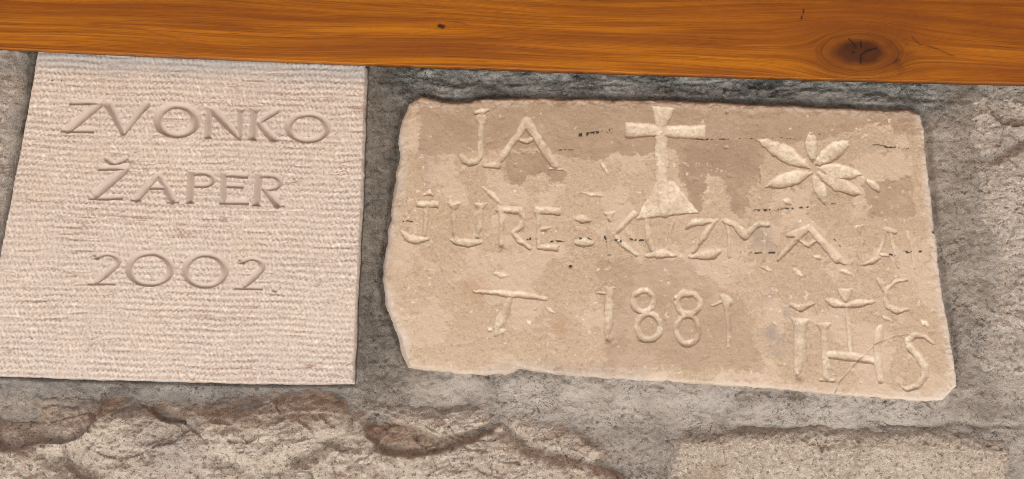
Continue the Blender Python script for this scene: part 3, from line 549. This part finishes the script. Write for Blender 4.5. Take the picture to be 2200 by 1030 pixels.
# edges: a wide broken slope on the left, rounded arrises elsewhere
rad = 8 + 22 * sstep(905, 860, X) * sstep(760, 640, Y) + 4 * fbm(X, Y, 60, 2, 132)
de = np.clip(d, 0, rad); h -= (rad - np.sqrt(np.maximum(rad * rad - (rad - de) ** 2, 0))) * PX * 0.8
h -= sstep(30, 2, d) * 0.0012 * np.abs(ridged(X, Y, 22, 3, 133)); h += np.clip(d, -14, 0) * PX * 3.5
W = lambda a, s: (X + a * fbm(X, Y, 40, 5, s, 0.75), Y + a * fbm(X, Y, 40, 5, s + 1, 0.75))
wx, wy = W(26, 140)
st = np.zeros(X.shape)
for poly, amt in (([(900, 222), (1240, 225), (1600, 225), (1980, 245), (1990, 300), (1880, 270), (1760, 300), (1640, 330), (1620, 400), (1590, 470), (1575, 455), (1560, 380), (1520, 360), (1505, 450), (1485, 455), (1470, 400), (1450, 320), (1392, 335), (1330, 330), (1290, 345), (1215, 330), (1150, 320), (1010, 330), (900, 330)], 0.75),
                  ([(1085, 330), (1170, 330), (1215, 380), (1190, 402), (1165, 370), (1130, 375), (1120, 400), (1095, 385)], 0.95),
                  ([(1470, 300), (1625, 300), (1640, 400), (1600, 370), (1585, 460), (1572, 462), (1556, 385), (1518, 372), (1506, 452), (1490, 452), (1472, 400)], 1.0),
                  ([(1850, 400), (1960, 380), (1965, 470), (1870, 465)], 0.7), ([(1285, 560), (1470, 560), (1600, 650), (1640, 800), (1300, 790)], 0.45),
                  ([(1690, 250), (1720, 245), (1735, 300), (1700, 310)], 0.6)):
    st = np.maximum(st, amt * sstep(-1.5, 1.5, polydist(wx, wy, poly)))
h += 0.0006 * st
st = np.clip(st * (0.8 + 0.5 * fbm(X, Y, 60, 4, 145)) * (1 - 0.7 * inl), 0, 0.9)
flake = sstep(0.05, 0.12, fbm(X, Y, 130, 6, 156, 0.62)) * (1 - np.clip(st, 0, 1)) * 0.75; h -= 0.00035 * flake
grey = np.clip(0.75 * sstep(-0.15, 0.3, fbm(X, Y, 50, 4, 155)) * sstep(0, 45, polydist(wx, wy, [(1650, 570), (1700, 600), (1735, 720), (1700, 830), (1640, 810), (1620, 700)])) + 0.45 * sstep(0, 25, polydist(wx, wy, [(1600, 470), (1670, 470), (1680, 560), (1600, 550)])) + 0.25 * sstep(0, 30, polydist(wx, wy, [(890, 300), (960, 300), (940, 420), (880, 420)])) + 0.5 * sstep(-10, 20, polydist(wx, wy, [(1080, 770), (1400, 790), (1400, 830), (1000, 820)])), 0, 0.7)
rust = 0.5 * np.exp(-(((wx - 1203) / 16) ** 2 + ((wy - 700) / 22) ** 2)) + 0.4 * np.exp(-(((wx - 1020) / 26) ** 2 + ((wy - 620) / 30) ** 2)) + 0.3 * np.exp(-(((wx - 1330) / 8) ** 2 + ((wy - 650) / 9) ** 2))
fleck = sstep(0.44, 0.56, fbm(X, Y, 15, 3, 146) + 0.22 * fbm(X, Y, 120, 2, 147)) * 0.7
chipm = np.clip(sstep(0.3, 2, chip) * 0.9 * sstep(-0.5, 0.1, fbm(X, Y, 22, 3, 148)) + inl * (fresh + 0.8 * fbm(X, Y, 40, 4, 149)) + fleck, 0, 0.95)
edge = np.clip(sstep(24, 0, d + 22 * fbm(X, Y, 34, 4, 150)) * 0.75, 0, 1) * (0.45 + 0.55 * np.maximum(sstep(1900, 1960, X), sstep(890, 860, X)))
ink = ink_lines(X, Y, [(1246, 290, 1262, 288, 6, 0.8), (1262, 287, 1300, 283, 5, 0.5), (1300, 283, 1318, 281, 6, 0.45), (1200, 323, 1232, 322, 2.2, 0.3), (1484, 299, 1524, 300, 2.6, 0.5), (1524, 299, 1640, 298, 1.8, 0.2), (1655, 297, 1712, 299, 2.4, 0.3), (1737, 289, 1785, 290, 3, 0.5),
   (1840, 310, 1890, 312, 2, 0.2), (1892, 314, 1920, 317, 3.4, 0.6), (1920, 317, 1966, 320, 2, 0.3), (1612, 453, 1690, 449, 3.6, 0.55), (1690, 449, 1740, 445, 3, 0.4), (1740, 445, 1800, 437, 2, 0.25), (862, 476, 888, 476, 3, 0.5), (1130, 514, 1152, 513, 4, 0.5), (1175, 520, 1212, 519, 3.6, 0.4),
   (1236, 511, 1276, 515, 3.6, 0.4), (1299, 508, 1304, 520, 4, 0.7), (1322, 517, 1334, 518, 4.5, 0.8), (1350, 514, 1382, 516, 4, 0.45), (1592, 543, 1636, 544, 3.0, 0.6), (1652, 544, 1664, 544, 3.5, 0.8), (1912, 547, 1924, 548, 4, 0.8), (1937, 544, 1957, 540, 4.5, 0.5), (1976, 540, 1979, 540, 3.5, 0.9), (1225, 572, 1227, 572, 4.5, 1.0), (1792, 515, 1806, 530, 2, 0.4), (2004, 500, 2010, 502, 4, 0.7), (950, 316, 952, 322, 7, 0.05)])
ink = np.maximum(ink, 0.6 * sstep(1.5, 0.4, crk) * sstep(1960, 1890, X) * sstep(-0.25, 0.1, fbm(X, Y, 40, 2, 152)))
t_right = f.build('stone_tablet', h, d > -14, M_TAN, None, {'flake': flake, 'stain': st, 'grey': grey, 'rust': rust, 'chip': chipm, 'edge': edge, 'ink': ink * 0.95}, ids, [(n, 'worn hand-cut ' + l.replace('worn ', '') if l else None) for n, l, _ in CARVED_R])
flower = link(bpy.data.objects.new('flower', None), t_right); flower.location = (0, 0, 0); tag(flower, 'carved flower of seven pointed petals')
for o in [o for o in t_right.children if o.name.startswith('petal')]: o.parent = flower
tag(t_right, 'worn tan tablet with crude letters, a cross, a flower and the year 1881', 'stone tablet')

# ------------------------------------------------------------------ varnished wooden beam
H_B = 0.0205
ex = np.array([-40.0, 0, 400, 783, 1100, 1500, 1850, 2200, 2240]); ey = np.array([102.3, 104, 120.5, 137, 149, 162.5, 172.5, 180, 181])
bxx, bzz = unproj(ex, ey, H_B); cf = np.polyfit(bxx, bzz, 2)
na = 860; xs = np.linspace(-2.6, 2.6, na); fine = np.linspace(-0.75, 0.75, na - 60); xs = np.sort(np.concatenate([fine, np.linspace(-2.6, -0.76, 30), np.linspace(0.76, 2.6, 30)]))
zb = np.where(np.abs(xs) < 0.7, np.polyval(cf, xs), np.polyval(cf, 0.7 * np.sign(xs)) + (np.abs(xs) - 0.7) * 0.0)
BH = 0.185; rb = 0.0014
prof = [(0.0085, BH, 0), (0.0085, 0.0, 0)] + [(H_B - rb + rb * math.sin(a), rb - rb * math.cos(a), 0) for a in np.linspace(0, math.pi / 2, 7)]
prof += [(H_B, v, 0) for v in np.linspace(rb, BH - rb, 190)[1:-1]] + [(H_B - rb + rb * math.cos(a), BH - rb + rb * math.sin(a), 0) for a in np.linspace(0, math.pi / 2, 5)] + [(0.0085, BH, 0)]
ph = np.array([p_[0] for p_ in prof]); pv = np.array([p_[1] for p_ in prof]); npf = len(prof)
VX = np.repeat(xs[None], npf, 0); VZ = zb[None] + pv[:, None]; VH = np.repeat(ph[:, None], len(xs), 1)
BX, BY = proj(VX, VZ, H_B)
hh = VH + np.where(VH > H_B - 1e-6, 0.0006 * fbm(BX * 0.12, BY, 60, 3, 160), 0)
# growth-ring field that flows round the knots
def around(psi, x0, y0, r0, asp):
    a = (BX - x0) / asp; b = BY - y0; r2 = a * a + b * b + 1e-6
    return psi, a, b, r2
b = -(pv[:, None] - 0.03) / PX * np.ones_like(BX)
k1x, k1y, k1r = 1848.0, 113.0, 42.0; k2x, k2y, k2r = 948.0, 57.0, 6.0
a1 = (BX - k1x) / 2.1; b1 = BY - k1y - 0.02 * (BX - k1x); R1 = np.sqrt(a1 * a1 + b1 * b1) + 0.01
a2 = (BX - k2x) / 2.4; b2 = BY - k2y; R2 = np.sqrt(a2 * a2 + b2 * b2) + 0.01
warp = 22 * fbm(BX * 0.07, BY * 0.5, 60, 2, 161) + 2.0 * fbm(BX * 0.1, BY, 40, 2, 162)
psi = BY - 0.035 * BX + warp - b1 * np.minimum(k1r ** 2 / R1 ** 2, 1) * 1.0 - b2 * np.minimum(k2r ** 2 / R2 ** 2, 1)
inside = sstep(k1r * 1.12, k1r * 0.95, R1 + 3 * fbm(BX, BY, 40, 3, 163))
psi = psi * (1 - inside) + inside * (R1 * 0.5 + 300)
knot = np.clip(0.95 * sstep(36, 8, R1 + 6 * fbm(BX, BY, 30, 3, 164)) + 0.3 * sstep(1.8, 0.4, np.abs(R1 - 40 - 2 * fbm(BX, BY, 30, 2, 165)) / 1.6) + 0.9 * sstep(5, 3, R2) + 0.42 * sstep(85, 15, R1 + 12 * fbm(BX, BY, 60, 3, 170)), 0, 1)
knot = np.clip(knot + 0.45 * np.exp(-(((BX - 1935) / 26) ** 2 + ((BY - 118) / 42) ** 2)) * sstep(-0.1, 0.3, fbm(BX, BY, 24, 3, 166)), 0, 1)
cr = np.minimum.reduce([linedist(BX, BY, [(1825, 84), (1835, 96), (1838, 104)]), linedist(BX, BY, [(1851, 90), (1850, 102)]), linedist(BX, BY, [(1848, 137), (1850, 118), (1862, 110), (1882, 104)]), linedist(BX, BY, [(1831, 114), (1836, 112)])])
crack = np.clip(sstep(2.6, 0.7, cr) + 0.9 * sstep(2.2, 0.7, linedist(BX, BY, [(1726, 22), (1724, 34), (1720, 44)])) + 0.8 * sstep(4.5, 1.5, linedist(BX, BY, [(944, 54), (952, 60)]))
     + 0.6 * sstep(2.0, 0.6, linedist(BX, BY + 3 * fbm(BX, BY, 16, 2, 167), [(1958, 78), (1975, 95), (2010, 104), (2050, 122)])) + 0.5 * sstep(1.6, 0.5, linedist(BX, BY, [(968, 46), (1000, 52)])), 0, 1)
late = np.clip(0.55 * sstep(2.0, 0.6, linedist(BX, BY, [(190, 52), (300, 62), (360, 78), (385, 84)])) + 0.45 * sstep(1.8, 0.5, linedist(BX, BY, [(1100, 106), (1250, 114), (1400, 121), (1500, 124)])) + 0.6 * sstep(2, 0.6, linedist(BX, BY, [(905, 122), (912, 114), (960, 108), (1080, 104), (1180, 110)])) + 0.4 * sstep(2, 0.6, linedist(BX, BY, [(380, 112), (430, 112), (462, 104), (440, 96), (380, 90)]))
     + 0.35 * sstep(60, 0, BY - 0.02 * BX) + 0.42 * sstep(1560, 1800, BX + 150 * fbm(BX * 0.3, BY, 60, 3, 168)) * sstep(-0.5, 0.3, fbm(BX * 0.25, BY, 50, 3, 169)) , 0, 0.8)
Vb = np.stack([VX, -hh, VZ], -1).reshape(-1, 3); idx = np.arange(npf * len(xs)).reshape(npf, len(xs))
Q = np.stack([idx[:-1, :-1], idx[:-1, 1:], idx[1:, 1:], idx[1:, :-1]], -1).reshape(-1, 4)
attrs = {'ring': psi.ravel() / 100, 'along': BX.ravel() / 400, 'knot': knot.ravel(), 'crack': crack.ravel(), 'late': late.ravel()}
isk = ((R1 < 43) & (VH > H_B - 1e-6)).ravel()[Q].all(1)
beam = mesh_np('wooden_beam', Vb, Q[~isk], M_WOOD, None, attrs)
tag(beam, 'orange-brown varnished wooden beam with a dark split knot above both tablets', 'beam')
used = np.zeros(len(Vb), bool); used[Q[isk].ravel()] = True; mp = np.cumsum(used) - 1
kn = mesh_np('knot', Vb[used], mp[Q[isk]], M_WOOD, beam, {k: v[used] for k, v in attrs.items()}); tag(kn, 'dark oval knot with split cracks')
